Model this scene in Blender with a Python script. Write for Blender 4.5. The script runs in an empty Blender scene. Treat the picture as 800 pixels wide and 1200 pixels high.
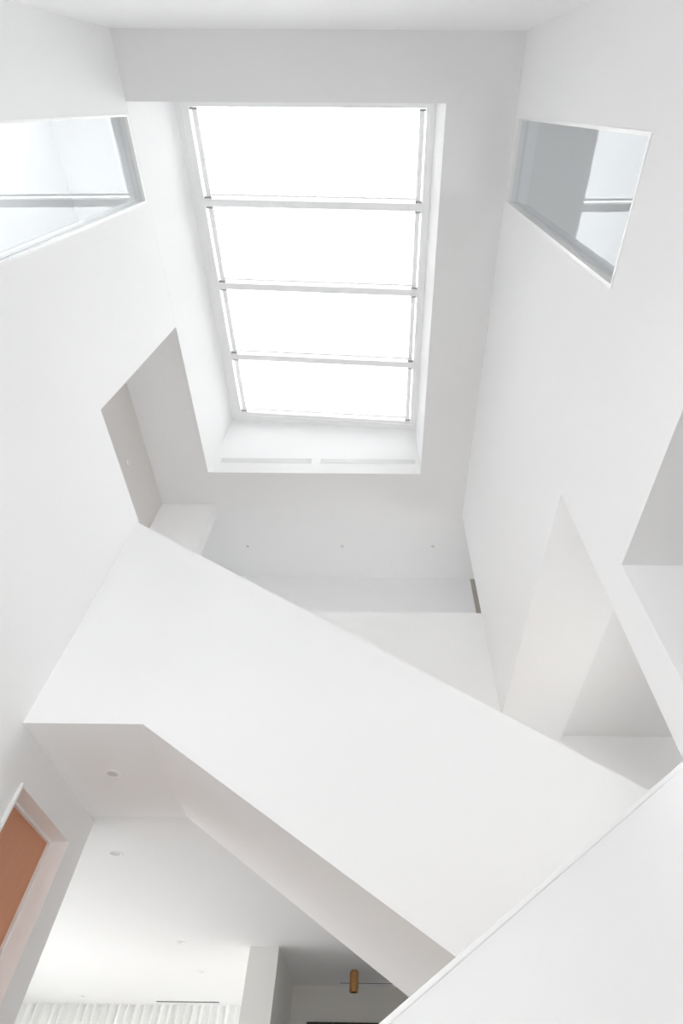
import bpy, bmesh, math
from mathutils import Matrix, Vector

sc = bpy.context.scene
C = sc.collection

# ------------------------------------------------------------------ measures (metres, eye at the origin)
XL, XR = -1.823, 0.983          # faces of the left and right shaft walls
H = 4.813                       # upper ceiling
Y0 = -0.379                     # shaft wall behind the eye
Y1 = 2.565                      # front face of the upper stair flight
YB = 3.655                      # back of that flight
Y3 = 3.762                      # landing parapet
FL = -0.95                      # hall floor
UF = 1.80                       # upper floor
Z2 = 1.507                      # soffit of the landing
ZC = 1.52                       # ceiling of the room beyond

# ------------------------------------------------------------------ materials
def mat(name, col, rough=0.6, metal=0.0, spec=0.3, bump=0.0, scale=60.0, mottle=0.0):
    m = bpy.data.materials.new(name); m.use_nodes = True
    nt = m.node_tree; b = nt.nodes['Principled BSDF']
    b.inputs['Base Color'].default_value = (*col, 1)
    b.inputs['Roughness'].default_value = rough
    b.inputs['Metallic'].default_value = metal
    b.inputs['Specular IOR Level'].default_value = spec
    if bump or mottle:
        tc = nt.nodes.new('ShaderNodeTexCoord'); n = nt.nodes.new('ShaderNodeTexNoise')
        n.inputs['Scale'].default_value = scale; n.inputs['Detail'].default_value = 3
        nt.links.new(tc.outputs['Object'], n.inputs['Vector'])
        if bump:
            bp = nt.nodes.new('ShaderNodeBump'); bp.inputs['Strength'].default_value = bump
            bp.inputs['Distance'].default_value = 0.001
            nt.links.new(n.outputs['Fac'], bp.inputs['Height']); nt.links.new(bp.outputs['Normal'], b.inputs['Normal'])
        if mottle:
            mx = nt.nodes.new('ShaderNodeMix'); mx.data_type = 'RGBA'
            mx.inputs['A'].default_value = (*[c * (1 - mottle) for c in col], 1)
            mx.inputs['B'].default_value = (*[min(1, c * (1 + mottle)) for c in col], 1)
            nt.links.new(n.outputs['Fac'], mx.inputs['Factor']); nt.links.new(mx.outputs['Result'], b.inputs['Base Color'])
    return m

PAINT = mat('white_wall_paint', (0.915, 0.915, 0.917), 0.75, spec=0.2, bump=0.05, scale=300)
CEILP = mat('ceiling_paint', (0.865, 0.862, 0.862), 0.85, spec=0.1, bump=0.03, scale=300)
TRIM = mat('white_satin_paint', (0.91, 0.91, 0.91), 0.35, spec=0.4)
FRAME = mat('powder_coated_frame', (0.95, 0.952, 0.955), 0.35, spec=0.4)
GREYF = mat('grey_window_frame', (0.82, 0.825, 0.83), 0.4, spec=0.4)
BRACK = mat('grey_bracket', (0.42, 0.42, 0.43), 0.5)
FLOORM = mat('pale_floor', (0.82, 0.81, 0.80), 0.5, mottle=0.06, scale=4)
TREAD = mat('pale_timber_tread', (0.62, 0.52, 0.40), 0.5, mottle=0.08, scale=12)
BLACK = mat('black_joinery_and_dark', (0.015, 0.014, 0.013), 0.4)
SLOT = mat('shadow_slot', (0.10, 0.10, 0.10), 0.7)
LENS = mat('downlight_lens', (0.62, 0.62, 0.62), 0.3)
RIM = mat('downlight_rim', (0.88, 0.88, 0.88), 0.35)
TAUPE = mat('taupe_panel', (0.46, 0.42, 0.37), 0.5)
KITDIM = mat('dimmed_kitchen_wall', (0.68, 0.665, 0.635), 0.75, spec=0.2)  # darker than the white walls, painting in the dimness of the kitchen
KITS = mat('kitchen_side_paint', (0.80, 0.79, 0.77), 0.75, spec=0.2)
DAMPER = mat('bounce_damping_dark', (0.16, 0.12, 0.085), 0.5, mottle=0.15, scale=9)  # kept dark to cut the light bounced up in the side room
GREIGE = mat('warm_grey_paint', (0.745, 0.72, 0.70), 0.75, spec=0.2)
GRILLE = mat('grille_grey', (0.88, 0.88, 0.885), 0.5)

def wood(name, c1, c2):
    m = mat(name, c1, 0.42, spec=0.35); nt = m.node_tree; b = nt.nodes['Principled BSDF']
    tc = nt.nodes.new('ShaderNodeTexCoord'); mp = nt.nodes.new('ShaderNodeMapping')
    mp.inputs['Scale'].default_value = (6, 14, 0.9)
    n = nt.nodes.new('ShaderNodeTexNoise'); n.inputs['Scale'].default_value = 2.2; n.inputs['Detail'].default_value = 5
    r = nt.nodes.new('ShaderNodeValToRGB')
    r.color_ramp.elements[0].position = 0.3; r.color_ramp.elements[0].color = (*c1, 1)
    r.color_ramp.elements[1].position = 0.7; r.color_ramp.elements[1].color = (*c2, 1)
    nt.links.new(tc.outputs['Object'], mp.inputs['Vector']); nt.links.new(mp.outputs['Vector'], n.inputs['Vector'])
    nt.links.new(n.outputs['Fac'], r.inputs['Fac']); nt.links.new(r.outputs['Color'], b.inputs['Base Color'])
    return m
DOORW = wood('copper_brown_veneer', (0.64, 0.30, 0.17), (0.67, 0.32, 0.185))
BRASS = mat('aged_brass', (0.55, 0.30, 0.12), 0.38, metal=0.85, mottle=0.25, scale=40)

def mixmat(name, build):
    m = bpy.data.materials.new(name); m.use_nodes = True
    nt = m.node_tree; nt.nodes.clear(); out = nt.nodes.new('ShaderNodeOutputMaterial')
    build(nt, out); return m

def _glass(facmul, tint, lo=0.0):
    def f(nt, out):
        tr = nt.nodes.new('ShaderNodeBsdfTransparent'); tr.inputs['Color'].default_value = (*tint, 1)
        gl = nt.nodes.new('ShaderNodeBsdfGlossy'); gl.inputs['Roughness'].default_value = 0.0
        gl.inputs['Color'].default_value = (0.97, 0.985, 1.0, 1)
        fr = nt.nodes.new('ShaderNodeFresnel'); fr.inputs['IOR'].default_value = 1.52
        mu = nt.nodes.new('ShaderNodeMath'); mu.operation = 'MULTIPLY_ADD'; mu.use_clamp = True
        mu.inputs[1].default_value = facmul; mu.inputs[2].default_value = lo
        mx = nt.nodes.new('ShaderNodeMixShader')
        nt.links.new(fr.outputs['Fac'], mu.inputs[0]); nt.links.new(mu.outputs[0], mx.inputs['Fac'])
        nt.links.new(tr.outputs[0], mx.inputs[1]); nt.links.new(gl.outputs[0], mx.inputs[2])
        nt.links.new(mx.outputs[0], out.inputs['Surface'])
    return f
GLASS = mixmat('clear_glass', _glass(1.0, (0.96, 0.97, 0.97)))
GLASSR = mixmat('reflective_glass', _glass(0.12, (0.965, 0.975, 0.98), 0.0))

def _sheer(openness, col, dif=0.5):
    def f(nt, out):
        tr = nt.nodes.new('ShaderNodeBsdfTransparent'); tr.inputs['Color'].default_value = (*col, 1)
        tl = nt.nodes.new('ShaderNodeBsdfTranslucent'); tl.inputs['Color'].default_value = (*col, 1)
        df = nt.nodes.new('ShaderNodeBsdfDiffuse'); df.inputs['Color'].default_value = (*col, 1)
        m1 = nt.nodes.new('ShaderNodeMixShader'); m1.inputs['Fac'].default_value = dif
        m2 = nt.nodes.new('ShaderNodeMixShader'); m2.inputs['Fac'].default_value = openness
        nt.links.new(tl.outputs[0], m1.inputs[1]); nt.links.new(df.outputs[0], m1.inputs[2])
        nt.links.new(m1.outputs[0], m2.inputs[1]); nt.links.new(tr.outputs[0], m2.inputs[2])
        nt.links.new(m2.outputs[0], out.inputs['Surface'])
    return f
BLIND = mixmat('sheer_blind_fabric', _sheer(0.72, (0.93, 0.93, 0.93)))
CURT = mixmat('sheer_curtain_fabric', _sheer(0.02, (0.84, 0.84, 0.83), 0.94))

# ------------------------------------------------------------------ geometry helpers
def link(name, bm, material, parent=None, kind=None, smooth=False):
    bmesh.ops.remove_doubles(bm, verts=bm.verts, dist=1e-5)
    bmesh.ops.recalc_face_normals(bm, faces=bm.faces)
    me = bpy.data.meshes.new(name); bm.to_mesh(me); bm.free()
    if smooth:
        for p in me.polygons: p.use_smooth = True
    me.materials.append(material)
    o = bpy.data.objects.new(name, me); C.objects.link(o)
    if parent: o.parent = parent
    if kind: o['kind'] = kind
    return o

def thing(name, label, cat, loc=(0, 0, 0), group=None, rot=(0, 0, 0)):
    o = bpy.data.objects.new(name, None); C.objects.link(o)
    o.empty_display_size = 0.05
    o.location = loc; o.rotation_euler = rot; o['label'] = label; o['category'] = cat
    if group: o['group'] = group
    return o

def box(bm, x0, x1, y0, y1, z0, z1):
    v = [bm.verts.new((x, y, z)) for x in (x0, x1) for y in (y0, y1) for z in (z0, z1)]
    for f in ((0, 1, 3, 2), (4, 6, 7, 5), (0, 4, 5, 1), (2, 3, 7, 6), (0, 2, 6, 4), (1, 5, 7, 3)):
        bm.faces.new([v[i] for i in f])

def P(axis, a, u, v):
    return {'x': (a, u, v), 'y': (u, a, v), 'z': (u, v, a)}[axis]

def cells(bm, axis, a0, a1, u, v, holes):
    """plate between a0 and a1 across axis, spanning u x v, with rectangular holes, outer faces only"""
    us = sorted({u[0], u[1], *[min(max(h[k], u[0]), u[1]) for h in holes for k in (0, 1)]})
    vs = sorted({v[0], v[1], *[min(max(h[k], v[0]), v[1]) for h in holes for k in (2, 3)]})
    nu, nv = len(us) - 1, len(vs) - 1
    def full(i, j):
        if i < 0 or j < 0 or i >= nu or j >= nv: return False
        cu, cv = (us[i] + us[i+1]) / 2, (vs[j] + vs[j+1]) / 2
        return not any(h[0] < cu < h[1] and h[2] < cv < h[3] for h in holes)
    cache = {}
    def V(a, i, j):
        k = (a, i, j)
        if k not in cache: cache[k] = bm.verts.new(P(axis, a, us[i], vs[j]))
        return cache[k]
    for i in range(nu):
        for j in range(nv):
            if not full(i, j): continue
            for a in (a0, a1): bm.faces.new([V(a, i, j), V(a, i+1, j), V(a, i+1, j+1), V(a, i, j+1)])
            for di, dj, e in ((-1, 0, ((i, j), (i, j+1))), (1, 0, ((i+1, j), (i+1, j+1))), (0, -1, ((i, j), (i+1, j))), (0, 1, ((i, j+1), (i+1, j+1)))):
                if not full(i + di, j + dj):
                    (p, q) = e
                    bm.faces.new([V(a0, *p), V(a0, *q), V(a1, *q), V(a1, *p)])

def plate(name, axis, a0, a1, u, v, holes=(), material=None, parent=None, kind='structure'):
    bm = bmesh.new(); cells(bm, axis, a0, a1, u, v, list(holes))
    return link(name, bm, material or PAINT, parent, None if parent else kind)

def prism(bm, axis, a0, a1, pts):
    A = [bm.verts.new(P(axis, a0, *p)) for p in pts]; B = [bm.verts.new(P(axis, a1, *p)) for p in pts]
    bm.faces.new(A); bm.faces.new(B)
    n = len(pts)
    for i in range(n): bm.faces.new([A[i], A[(i+1) % n], B[(i+1) % n], B[i]])

def bevel_obj(o, w, seg=2):
    m = o.modifiers.new('bevel', 'BEVEL'); m.width = w; m.segments = seg; m.limit_method = 'ANGLE'; m.angle_limit = math.radians(40)
    return o

def lathe(bm, prof, seg=32, cx=0, cy=0, cz=0):
    rings = []
    for r, z in prof:
        if r < 1e-6: rings.append([bm.verts.new((cx, cy, cz + z))])
        else: rings.append([bm.verts.new((cx + r * math.cos(2*math.pi*k/seg), cy + r * math.sin(2*math.pi*k/seg), cz + z)) for k in range(seg)])
    for a, b in zip(rings, rings[1:]):
        for k in range(seg):
            k2 = (k + 1) % seg
            if len(a) == 1: bm.faces.new([a[0], b[k], b[k2]])
            elif len(b) == 1: bm.faces.new([a[k], a[k2], b[0]])
            else: bm.faces.new([a[k], a[k2], b[k2], b[k]])

# ------------------------------------------------------------------ the setting: upper shaft
# left wall: hall wall, door, parapet of the landing opening, clerestory
bm = bmesh.new()
cells(bm, 'x', XL - 0.15, XL, (Y0, 3.735), (FL, H),
      [(0.083, 0.638, 2.36, 4.771),                 # clerestory
       (1.622, 3.735, 3.181, H),                    # landing opening above the parapet
       (Y1 + 0.1, 3.735, UF, 3.181),                # head of the stair
       (Y1 + 0.1, 3.735, Z2, UF),
       (2.805, 3.505, FL, 1.305)])                  # door
wall_left = link('wall_left', bm, PAINT, kind='structure')

bm = bmesh.new()
cells(bm, 'x', XR, XR + 0.15, (Y0, Y3), (FL, H),
      [(0.083, 0.622, 2.365, 4.70),
       (Y0, 1.466, FL, 1.568),
       (1.655, Y3, FL, 2.318)])
wall_right = link('wall_right', bm, PAINT, kind='structure')

plate('wall_rear', 'y', Y0 - 0.15, Y0, (-2.57, 3.2), (Z2, H), [(-2.40, -1.99, 2.3, 4.45)])
bm = bmesh.new()
cells(bm, 'z', H, H + 0.12, (-3.2, 3.35), (Y0 - 0.15, 5.6), [(XL, 0.475, 0.010, 3.19)])
link('ceiling', bm, CEILP, kind='structure')

# skylight shaft
plate('trim_1', 'x', XL - 0.15, XL, (-0.14, 3.34), (H + 0.12, 6.30))
plate('trim_5', 'x', XL - 0.01, XL + 0.0006, (0.011, 3.189), (H + 0.0005, 6.05))
plate('trim_2', 'x', 0.474, 0.624, (-0.14, 3.34), (H + 0.0005, 6.30))
plate('trim_3', 'y', 3.189, 3.339, (XL, 0.474), (H + 0.0005, 6.30))
plate('trim_4', 'y', -0.14, 0.011, (XL, 0.474), (H + 0.0005, 6.30))

# landing to the left of the shaft and passage beyond the parapet
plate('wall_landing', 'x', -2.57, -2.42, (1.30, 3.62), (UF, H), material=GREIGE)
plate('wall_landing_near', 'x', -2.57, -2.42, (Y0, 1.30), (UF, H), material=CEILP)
plate('wall_stub', 'y', 3.62, 3.762, (-3.2, XL), (UF, H))
plate('wall_far', 'y', 4.745, 4.90, (-3.2, 3.2), (UF, H), [(1.172, 2.10, UF, H - 0.002)])
plate('wall_passage_left', 'x', -3.2, -3.05, (3.762, 4.745), (UF, H), [(3.86, 4.66, 2.2, 3.7)])
plate('wall_passage_right', 'x', 3.05, 3.2, (Y0, 4.745), (FL, H), [(0.4, 0.95, 2.7, 4.0), (2.0, 3.9, 0.9, 1.76), (3.86, 4.66, 2.2, 3.7)])
plate('wall_parapet', 'y', Y3, Y3 + 0.12, (XL, XR), (UF, 3.355))
bm = bmesh.new(); box(bm, 1.1815, 2.095, 4.76, 4.80, UF, H - 0.003)
d2 = link('door_2', bm, TAUPE, kind='structure')
bm = bmesh.new(); box(bm, 1.1725, 1.181, 4.742, 4.80, UF, H - 0.003)
link('door_jamb', bm, TRIM, parent=d2)
plate('wall_passage_end', 'y', 5.45, 5.6, (-3.2, 3.35), (UF, H))

# upper floor slabs
plate('ceiling_landing', 'z', Z2, UF, (-3.2, -1.2), (Y1 + 0.1, YB))
plate('floor_landing', 'z', Z2, UF, (-2.57, XL - 0.15), (Y0, Y1 + 0.1), material=CEILP)
bm = bmesh.new()
cells(bm, 'z', ZC, UF, (-6.2, XR), (YB, 10.0), [])
link('ceiling_room', bm, CEILP, kind='structure')
plate('ceiling_room_right', 'z', ZC, UF, (XR, 3.2), (4.40, 10.0), material=CEILP)

# right side: room beside the hall, pier wall, stair landing alcove
plate('wall_pier', 'y', 1.466, 1.655, (XR + 0.15, 3.05), (FL, 2.6))
plate('ceiling_side_room', 'z', 1.568, 1.85, (XR + 0.15, 3.05), (-4.0, 1.466))
plate('wall_side_room', 'x', 3.05, 3.2, (-4.0, Y0), (FL, 1.85))
plate('ceiling_bulkhead', 'z', 2.318, 2.60, (XR, 1.515), (1.655, 4.228), [(XR, XR + 0.15, 1.655, Y3)])
plate('ceiling_alcove', 'z', 2.42, 2.60, (1.515, 3.05), (1.655, 4.228), material=CEILP)
plate('wall_alcove', 'y', 4.228, 4.40, (XR, 3.05), (FL, 2.60))
plate('floor_alcove', 'z', 0.0, 0.20, (1.36, 3.05), (1.655, 4.228), material=FLOORM)

# lower storey
plate('floor_bounce_damper', 'z', FL, FL + 0.02, (XR + 0.15, 3.05), (-4.0, 1.466), material=DAMPER)  # unseen dark sheet, added to dim the ceiling above it
plate('floor', 'z', FL - 0.1, FL, (-6.2, 3.2), (-4.0, 10.0), material=FLOORM)
plate('ceiling_hall', 'z', Z2, UF, (-2.57, XR + 0.15), (-4.0, Y0 - 0.15), material=CEILP)
plate('wall_hall_left', 'x', XL - 0.15, XL, (-4.0, Y0), (FL, Z2), [(-3.4, -2.6, FL + 0.3, 1.3)])
plate('wall_light_block', 'x', XR, XR + 0.15, (-4.0, Y0), (FL, Z2))  # unseen partition added to keep hall window light out of the side room
plate('wall_hall_front', 'y', -4.15, -4.0, (XL - 0.15, 3.2), (FL, 1.85), [(-1.75, 0.3, FL + 0.1, 1.4)])
plate('wall_room_near', 'y', 3.735, 3.885, (-6.2, XL - 0.15), (FL, ZC))
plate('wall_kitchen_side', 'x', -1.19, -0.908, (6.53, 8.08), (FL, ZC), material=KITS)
plate('wall_kitchen_far', 'y', 8.08, 8.23, (-1.19, 3.2), (FL, ZC), [(-0.716, 1.6, FL, 1.217)], material=KITDIM)
plate('wall_room_left', 'x', -6.2, -6.05, (3.885, 10.0), (FL, ZC), [(4.4, 8.3, FL + 0.05, 1.05)])
plate('wall_room_far', 'y', 9.85, 10.0, (-6.05, -0.9), (FL, ZC), [(-5.8, -1.3, FL + 0.05, 1.47)])
plate('wall_room_divider', 'x', -1.05, -0.908, (8.23, 9.85), (FL, ZC))
plate('wall_room_right', 'x', 3.05, 3.2, (4.745, 8.08), (FL, ZC))
plate('wall_door_recess', 'y', 3.505, 3.735, (-2.6, XL - 0.15), (FL, Z2))

# black framed opening in the far kitchen wall
bm = bmesh.new()
cells(bm, 'y', 8.06, 8.15, (-0.716, 1.6), (FL, 1.217), [(-0.66, 0.42, FL + 0.06, 1.157), (0.46, 1.54, FL + 0.06, 1.157)])
w5 = link('window_5', bm, BLACK, kind='structure')
bm = bmesh.new(); box(bm, -0.66, 1.54, 8.12, 8.126, FL + 0.06, 1.157); link('glass_pane', bm, BLACK, parent=w5)  # opaque black sheet stands in for the dark beyond the opening

# ------------------------------------------------------------------ staircase: upper flight (rises to the left)
ZT = lambda x: 3.166 - 0.6305 * (x + 1.823)       # top of its balustrade
ZS = lambda x: Z2 - 0.6165 * (x + 1.2)         # its soffit
XE = 1.40
up = thing('staircase', 'upper white plastered stair flight crossing the light well diagonally, with sloping solid balustrade', 'staircase', (XE, Y1, 0.2))
def rel(o, root): o.matrix_parent_inverse = Matrix.Translation(-root.location); return o
bm = bmesh.new()
prism(bm, 'y', Y1, Y1 + 0.10, [(XL, ZT(XL)), (XE, ZT(XE)), (XE, ZS(XE)), (-1.2, Z2), (XL, Z2)])
rel(link('balustrade', bm, PAINT, parent=up), up)
# stepped body with a sloping soffit
nst, x0, z0, rise, run = 9, 1.32, 0.20, 1.6 / 9, 0.28
pts = []
x, z = x0, z0
for k in range(nst):
    pts += [(x, z), (x, z + rise)]; x -= run; z += rise
pts += [(-1.2, UF)]
body = [(x0, ZS(x0))] + pts + [(-1.2, Z2)]
bm = bmesh.new(); prism(bm, 'y', Y1 + 0.10, YB, body)
rel(link('stair_soffit', bm, PAINT, parent=up), up)
x, z = x0, z0 + rise
for k in range(nst - 1):
    bm = bmesh.new(); box(bm, x - run, x + 0.02, Y1 + 0.102, YB - 0.002, z, z + 0.018)
    rel(link('tread', bm, TREAD, parent=up), up)
    x -= run; z += rise

# lower flight (rises to the right), its balustrade near the eye
ZP = lambda x: 0.866 + 0.6395 * (x - 0.983)
XS = -0.72
lo = thing('staircase', 'lower stair flight behind a smooth white sloping balustrade with thin capping, at bottom right', 'staircase', (XS, 1.655, FL))
bm = bmesh.new()
prism(bm, 'y', 1.655, 1.755, [(XS, FL), (XS, ZP(XS) - 0.016), (XR - 0.001, ZP(XR) - 0.016), (XR - 0.001, FL)])
b2 = rel(link('balustrade', bm, PAINT, parent=lo), lo)
bm = bmesh.new()
prism(bm, 'y', 1.648, 1.762, [(XS - 0.01, ZP(XS - 0.01) - 0.016), (XS - 0.01, ZP(XS - 0.01)), (XR - 0.001, ZP(XR)), (XR - 0.001, ZP(XR) - 0.016)])
bevel_obj(rel(link('capping', bm, TRIM, parent=lo), lo), 0.003)
pts = []
x, z, rise, run = -0.48, FL, 1.15 / 6, 0.30
for k in range(6):
    pts += [(x, z), (x, z + rise)]; x += run; z += rise
body = pts + [(1.355, z), (1.355, FL)]
bm = bmesh.new(); prism(bm, 'y', 1.757, Y1 - 0.005, body)
rel(link('steps', bm, CEILP, parent=lo), lo)
x, z = -0.48, FL + rise
for k in range(5):
    bm = bmesh.new(); box(bm, x - 0.02, x + run, 1.76, Y1 - 0.008, z, z + 0.018)
    rel(link('tread', bm, TREAD, parent=lo), lo); x += run; z += rise

# ------------------------------------------------------------------ skylight (window_1)
SA, SB = -0.104, 0.030
def sz(x, y): return 6.03 + SA * (x + 1.823) + SB * (y - 3.19)
def tilt(o):                                            # lay a flat-built mesh on the roof pitch
    for v in o.data.vertices: v.co.z += sz(v.co.x, v.co.y)
    return o
def flat(name, rects, z0, z1, material, parent=None):
    bm = bmesh.new()
    for (a, b, c, d) in rects: box(bm, a, b, c, d, z0, z1)
    return tilt(link(name, bm, material, parent=parent))
bm = bmesh.new()
cells(bm, 'z', 0.0, 0.14, (XL + 0.001, 0.473), (0.012, 3.188), [(-1.762, 0.432, 0.030, 3.125)])
w1 = tilt(link('window_1', bm, FRAME, kind='structure'))
bm = bmesh.new()
cells(bm, 'z', 0.012, 0.14, (-1.762, 0.432), (0.030, 3.125), [(-1.703, 0.402, 0.048, 3.085)])
tilt(link('inner_frame', bm, FRAME, parent=w1))
MY = (0.795, 1.575, 2.365); MW = 0.033
for y in MY:
    o = flat('mullion', [(-1.703, 0.402, y - MW, y + MW)], 0.010, 0.14, FRAME, w1); bevel_obj(o, 0.006)
edges = [0.048] + [v for y in MY for v in (y - MW, y + MW)] + [3.085]
for k in range(4):
    flat('glass_pane', [(-1.703, 0.402, edges[2*k], edges[2*k+1])], 0.118, 0.124, GLASS, w1)
ordn = ['blind panel over the skylight bay nearest the ceiling edge at top', 'blind panel over the second skylight bay from the top',
        'blind panel over the third skylight bay from the top', 'blind panel over the lowest skylight bay, by the vent grilles']
for k in range(4):
    a, b = edges[2*k], edges[2*k+1]
    t = thing('skylight_blind', 'white translucent ' + ordn[k], 'blind', (-0.65, (a + b) / 2, sz(-0.65, (a + b) / 2)), 'blinds under the skylight glass')
    def place(o):
        return rel(o, t)
    bm = bmesh.new(); box(bm, -1.640, 0.348, a + 0.006, b - 0.022, 0.060, 0.062)
    place(tilt(link('blind_fabric', bm, BLIND, parent=t)))
    bm = bmesh.new(); box(bm, -1.640, 0.348, b - 0.040, b - 0.022, 0.050, 0.062)
    place(tilt(link('bottom_bar', bm, FRAME, parent=t)))
    for xa, xb, bx0, bx1 in ((-1.684, -1.636, -1.700, -1.632), (0.344, 0.390, 0.341, 0.400)):
        bm = bmesh.new(); box(bm, xa, xb, a + 0.004, b - 0.004, 0.036, 0.058)
        r = place(tilt(link('side_rail', bm, FRAME, parent=t)))
        for ya in (a + 0.001, b - 0.019):
            bm = bmesh.new(); box(bm, bx0, bx1, ya, ya + 0.018, 0.026, 0.050)
            br = tilt(link('bracket', bm, BRACK)); br.parent = r; bevel_obj(br, 0.003)

# vent grilles in the far face of the skylight shaft
for x0_, x1_, lab in ((-1.745, -0.722, 'left'), (-0.632, 0.435, 'right')):
    g = thing('air_grille', 'pale slim slatted air grille below the skylight, %s one of the two' % lab, 'grille', ((x0_ + x1_) / 2, 3.189, 5.06), 'grilles under the skylight')
    w = (x1_ - x0_) / 2
    bm = bmesh.new(); cells(bm, 'y', -0.006, 0, (-w, w), (-0.040, 0.040), [(-w + 0.008, w - 0.008, -0.034, 0.034)])
    link('frame', bm, GRILLE, parent=g)
    bm = bmesh.new()
    for k in range(5):
        z = -0.028 + k * 0.014; box(bm, -w + 0.008, w - 0.008, -0.005, -0.001, z - 0.0035, z + 0.0035)
    link('slats', bm, GRILLE, parent=g)

# ------------------------------------------------------------------ clerestories (window_2 left, window_3 right)
def clerestory(n, s, X, y0, y1, z0, z1):
    """s = -1 left wall (frame goes to -x), +1 right wall"""
    def ring(name, d0, d1, w, m, par, g=0.0):
        bm = bmesh.new()
        a, b = sorted((X + s * d0, X + s * d1))
        cells(bm, 'x', a, b, (y0 + g, y1 - g), (z0 + g, z1 - g), [(y0 + g + w, y1 - g - w, z0 + g + w, z1 - g - w)])
        return link(name, bm, m, parent=par, kind=None if par else 'structure')
    f = ring('window_%d' % n, -0.004, 0.022, 0.014, TRIM, None)
    ring('inner_frame', 0.022, 0.034, 0.010, GREYF, f)
    ring('sash', 0.034, 0.075, 0.014, GREYF, f)
    bm = bmesh.new(); a, b = sorted((X + s * 0.052, X + s * 0.058)); box(bm, a, b, y0 + 0.014, y1 - 0.014, z0 + 0.014, z1 - 0.014)
    link('glass_pane', bm, GLASSR, parent=f)
clerestory(2, -1, XL, 0.083, 0.638, 2.36, 4.771)
clerestory(3, 1, XR, 0.083, 0.622, 2.365, 4.70)

# ------------------------------------------------------------------ hall door (door_1)
bm = bmesh.new()
def ring3(bm, x0, x1, ya, yb, zt, w):            # three-sided frame round a door
    cells(bm, 'x', x0, x1, (ya - w, yb + w), (FL, zt + w), [(ya, yb, FL, zt)])
ring3(bm, XL - 0.15, XL + 0.016, 2.815, 3.495, 1.295, 0.016)
d1 = link('door_1', bm, TRIM, kind='structure')
bm = bmesh.new(); ring3(bm, XL - 0.150, XL - 0.086, 2.828, 3.482, 1.282, 0.0135)
link('door_stop', bm, TRIM, parent=d1)
bm = bmesh.new(); box(bm, XL - 0.145, XL - 0.104, 2.8285, 3.4815, FL + 0.005, 1.2815)
link('door_leaf', bm, DOORW, parent=d1)
bm = bmesh.new()
lathe(bm, [(0, 0), (0.026, 0), (0.026, 0.008), (0.010, 0.010), (0.010, 0.045), (0.009, 0.05), (0, 0.05)], 24)
h = link('door_handle', bm, BRASS, parent=d1, smooth=False)
h.rotation_euler = (0, math.pi / 2, 0); h.location = (XL - 0.104, 3.42, 0.05)

# ------------------------------------------------------------------ downlights and spots
def downlight(x, y, z, r, label, group, rot=(0, 0, 0), name='downlight', cat='light', dark=LENS):
    t = thing(name, label, cat, (x, y, z), group, rot)
    bm = bmesh.new()
    lathe(bm, [(r * 0.66, -0.0005), (r * 0.70, -0.004), (r * 0.9, -0.006), (r, -0.003), (r, 0)], 40)
    link('rim', bm, RIM, parent=t, smooth=True)
    bm = bmesh.new(); lathe(bm, [(0, -0.0008), (r * 0.35, -0.0010), (r * 0.68, -0.0020)], 40)
    link('lens', bm, dark, parent=t)
    return t
G1 = 'recessed downlights in the lower ceiling'; G2 = 'recessed downlights in the upper ceiling'
downlight(-1.515, 3.093, Z2, 0.046, 'round white recessed downlight under the landing soffit, nearest the eye', G1)
downlight(-1.853, 4.291, ZC, 0.056, 'round white recessed downlight beyond the door wall corner, larger looking of the lower pair', G1)
downlight(-1.851, 6.424, ZC, 0.048, 'small recessed downlight in the room ceiling, halfway back to the curtain', G1)
downlight(-1.855, 7.509, ZC, 0.045, 'small faint recessed downlight in front of the long ceiling slot near the pillar', G1)
downlight(-3.535, 8.70, ZC, 0.045, 'faint recessed downlight close to the pleated curtain at far left', G1)
downlight(-1.544, 4.247, H, 0.030, 'tiny recessed downlight in the upper ceiling, leftmost of the three below the skylight', G2)
downlight(-0.404, 4.233, H, 0.030, 'tiny recessed downlight in the upper ceiling, middle of the three below the skylight', G2)
downlight(0.681, 4.220, H, 0.030, 'tiny recessed downlight in the upper ceiling, rightmost of the three below the skylight', G2)
downlight(-2.42, 2.798, 4.383, 0.024, 'tiny grey round fitting on the shaded wall inside the left landing opening', None, rot=(0, -math.pi / 2, 0), name='wall_fitting', cat='light fitting')

sp = thing('ceiling_spotlight', 'brass cylinder spotlight hanging below the dark ceiling in front of the slot', 'light', (-0.191, 7.364, ZC))
bm = bmesh.new(); lathe(bm, [(0, 0), (0.03, 0), (0.03, -0.012), (0, -0.012)], 24); link('ceiling_mount', bm, BRASS, parent=sp)
bm = bmesh.new(); lathe(bm, [(0, -0.012), (0.043, -0.012), (0.046, -0.016), (0.046, -0.176), (0.044, -0.180), (0.039, -0.180), (0.039, -0.150), (0, -0.150)], 40)
link('cylinder_body', bm, BRASS, parent=sp, smooth=False)
bm = bmesh.new(); lathe(bm, [(0.0391, -0.1795), (0.0385, -0.158), (0, -0.157)], 32); link('inner_baffle', bm, BLACK, parent=sp)

# linear slots
def slot(x0, x1, y, w, label):
    t = thing('ceiling_vent', label, 'vent', ((x0 + x1) / 2, y, ZC), 'linear ceiling slots'); L = (x1 - x0) / 2
    bm = bmesh.new(); cells(bm, 'z', -0.004, 0, (-L - 0.006, L + 0.006), (-w - 0.006, w + 0.006), [(-L, L, -w, w)])
    link('frame', bm, TRIM, parent=t)
    bm = bmesh.new(); box(bm, -L, L, -w, w, -0.002, -0.0005); link('slot', bm, SLOT, parent=t)
slot(-2.694, -1.904, 8.93, 0.035, 'long thin dark ceiling slot in front of the curtain, left of the pillar')
slot(-5.20, -4.40, 8.93, 0.035, 'short visible end of a thin dark ceiling slot beside the door wall')
slot(-0.366, 0.80, 7.90, 0.022, 'thin dark ceiling slot behind the brass spotlight')

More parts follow.
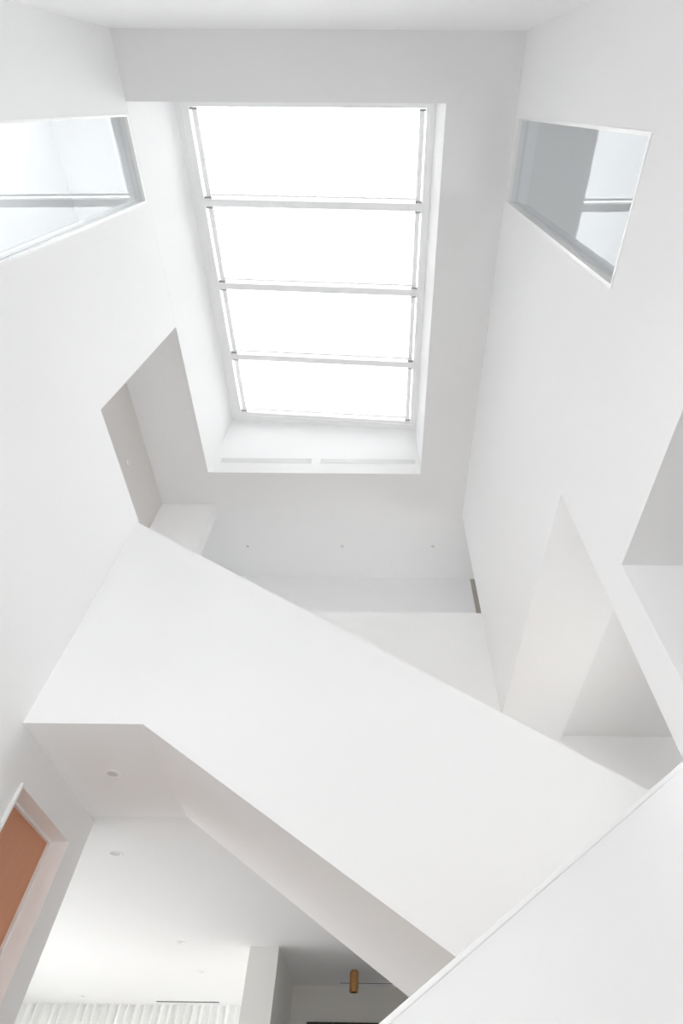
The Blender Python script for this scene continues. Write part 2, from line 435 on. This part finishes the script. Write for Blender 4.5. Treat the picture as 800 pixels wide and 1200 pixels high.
# curtain
bm = bmesh.new()
n = 1300; X0, X1 = -5.7, -1.22
top = []; bot = []
for i in range(n + 1):
    x = X0 + (X1 - X0) * i / n
    ph = 2 * math.pi * x / 0.105
    y = 9.12 + 0.038 * math.sin(ph + 0.5 * math.sin(x * 5.3)) + 0.006 * math.sin(ph * 2.3 + 1)
    top.append(bm.verts.new((x, y, ZC))); bot.append(bm.verts.new((x, y + 0.01 * math.sin(x * 9), FL + 0.02)))
for i in range(n): bm.faces.new([top[i], top[i+1], bot[i+1], bot[i]])
cu = link('curtain', bm, CURT, smooth=True)
cu['label'] = 'white floor-length curtain in fine vertical pleats across the far end of the room'; cu['category'] = 'curtain'

# unseen glazing, all added to brighten rooms except the window behind the curtain
def unseen_window(n, axis, a, u, v, k):
    bm = bmesh.new(); hs = []
    w = (u[1] - u[0]) / k
    for i in range(k): hs.append((u[0] + i * w + 0.03, u[0] + (i + 1) * w - 0.03, v[0] + 0.04, v[1] - 0.04))
    cells(bm, axis, a - 0.03, a + 0.03, u, v, hs)
    f = link('window_%d' % n, bm, FRAME, kind='structure')
    for hh in hs:
        bm = bmesh.new(); cells(bm, axis, a - 0.003, a + 0.003, hh[:2], hh[2:], []); link('glass_pane', bm, GLASS, parent=f)
unseen_window(6, 'y', -4.07, (-1.75, 0.3), (FL + 0.1, 1.4), 2)  # added behind the eye to light the stair and soffits
unseen_window(7, 'x', -6.12, (4.4, 8.3), (FL + 0.05, 1.05), 3)  # added side window, out of view, brightens the room ceiling
unseen_window(8, 'y', 9.92, (-5.8, -1.3), (FL + 0.05, 1.47), 3)

unseen_window(12, 'x', XL - 0.08, (-3.4, -2.6), (FL + 0.3, 1.3), 1)  # extra hall window, added for light on the lower balustrade
unseen_window(9, 'y', Y0 - 0.08, (-2.40, -1.99), (2.3, 4.45), 1)  # added out of sight to brighten the stub wall
unseen_window(10, 'x', 3.12, (0.4, 0.95), (2.7, 4.0), 1)  # added to light the room behind the right clerestory
unseen_window(11, 'x', 3.12, (2.0, 3.9), (0.9, 1.76), 2)  # unseen window added to lift the alcove surfaces
unseen_window(13, 'x', 3.12, (3.86, 4.66), (2.2, 3.7), 1)  # added at the passage end to brighten its ceiling and far wall
unseen_window(14, 'x', -3.12, (3.86, 4.66), (2.2, 3.7), 1)  # left-hand twin of the passage window, likewise added for light
# ------------------------------------------------------------------ daylight
w = bpy.data.worlds.new('overcast'); sc.world = w; w.use_nodes = True
bg = w.node_tree.nodes['Background']
bg.inputs['Color'].default_value = (1.0, 0.994, 0.997, 1); bg.inputs['Strength'].default_value = 9.1

def portal(name, loc, rot, sx, sy):
    l = bpy.data.lights.new(name, 'AREA'); l.shape = 'RECTANGLE'; l.size = sx; l.size_y = sy
    l.cycles.is_portal = True
    o = bpy.data.objects.new(name, l); C.objects.link(o); o.location = loc; o.rotation_euler = rot; o['kind'] = 'structure'
portal('daylight_portal', (-0.67, 1.6, 6.32), (0, 0, 0), 2.4, 3.3)
portal('daylight_portal', (-0.725, -4.2, 0.28), (math.pi / 2, 0, 0), 2.1, 2.3)
portal('daylight_portal', (-6.25, 6.35, 0.08), (0, -math.pi / 2, 0), 2.0, 4.0)
portal('daylight_portal', (-3.55, 10.05, 0.25), (-math.pi / 2, 0, 0), 4.5, 2.4)

portal('daylight_portal', (-2.2, -0.62, 3.38), (math.pi / 2, 0, 0), 0.45, 2.3)
portal('daylight_portal', (3.25, 0.675, 3.35), (0, math.pi / 2, 0), 1.4, 0.7)
portal('daylight_portal', (3.25, 2.95, 1.4), (0, math.pi / 2, 0), 1.1, 2.0)
portal('daylight_portal', (3.25, 4.26, 3.25), (0, math.pi / 2, 0), 2.2, 0.9)
portal('daylight_portal', (-3.25, 4.26, 3.25), (0, -math.pi / 2, 0), 2.2, 0.9)
portal('daylight_portal', (XL - 0.25, -3.0, 0.33), (0, -math.pi / 2, 0), 2.0, 0.9)
# ------------------------------------------------------------------ camera
TILT, ROLL, YAW, F, CX, CY = 9.13938726e-01, 1.37974284e-02, 6.02532792e-03, 624.553901, 438.493275, 600.0
cam = bpy.data.cameras.new('camera'); co = bpy.data.objects.new('camera', cam); C.objects.link(co)
R = Matrix.Rotation(YAW, 4, 'Z') @ Matrix.Rotation(math.pi / 2 + TILT, 4, 'X') @ Matrix.Rotation(ROLL, 4, 'Z')
co.matrix_world = R
cam.sensor_fit = 'VERTICAL'; cam.sensor_height = 36; cam.sensor_width = 24
cam.lens = F / 1200 * 36
cam.shift_x = -(CX - 400) / 1200; cam.shift_y = 0
cam.clip_start = 0.02; cam.clip_end = 200
sc.camera = co

# ------------------------------------------------------------------ render look
sc.view_settings.view_transform = 'Standard'; sc.view_settings.look = 'None'
sc.view_settings.gamma = 1; sc.view_settings.use_curve_mapping = False
sc.view_settings.exposure = 0.0
cy = sc.cycles
cy.max_bounces = 16; cy.diffuse_bounces = 14; cy.glossy_bounces = 6; cy.transparent_max_bounces = 24; cy.transmission_bounces = 8
cy.use_denoising = True
cy.sample_clamp_indirect = 0
cy.caustics_reflective = False; cy.caustics_refractive = False
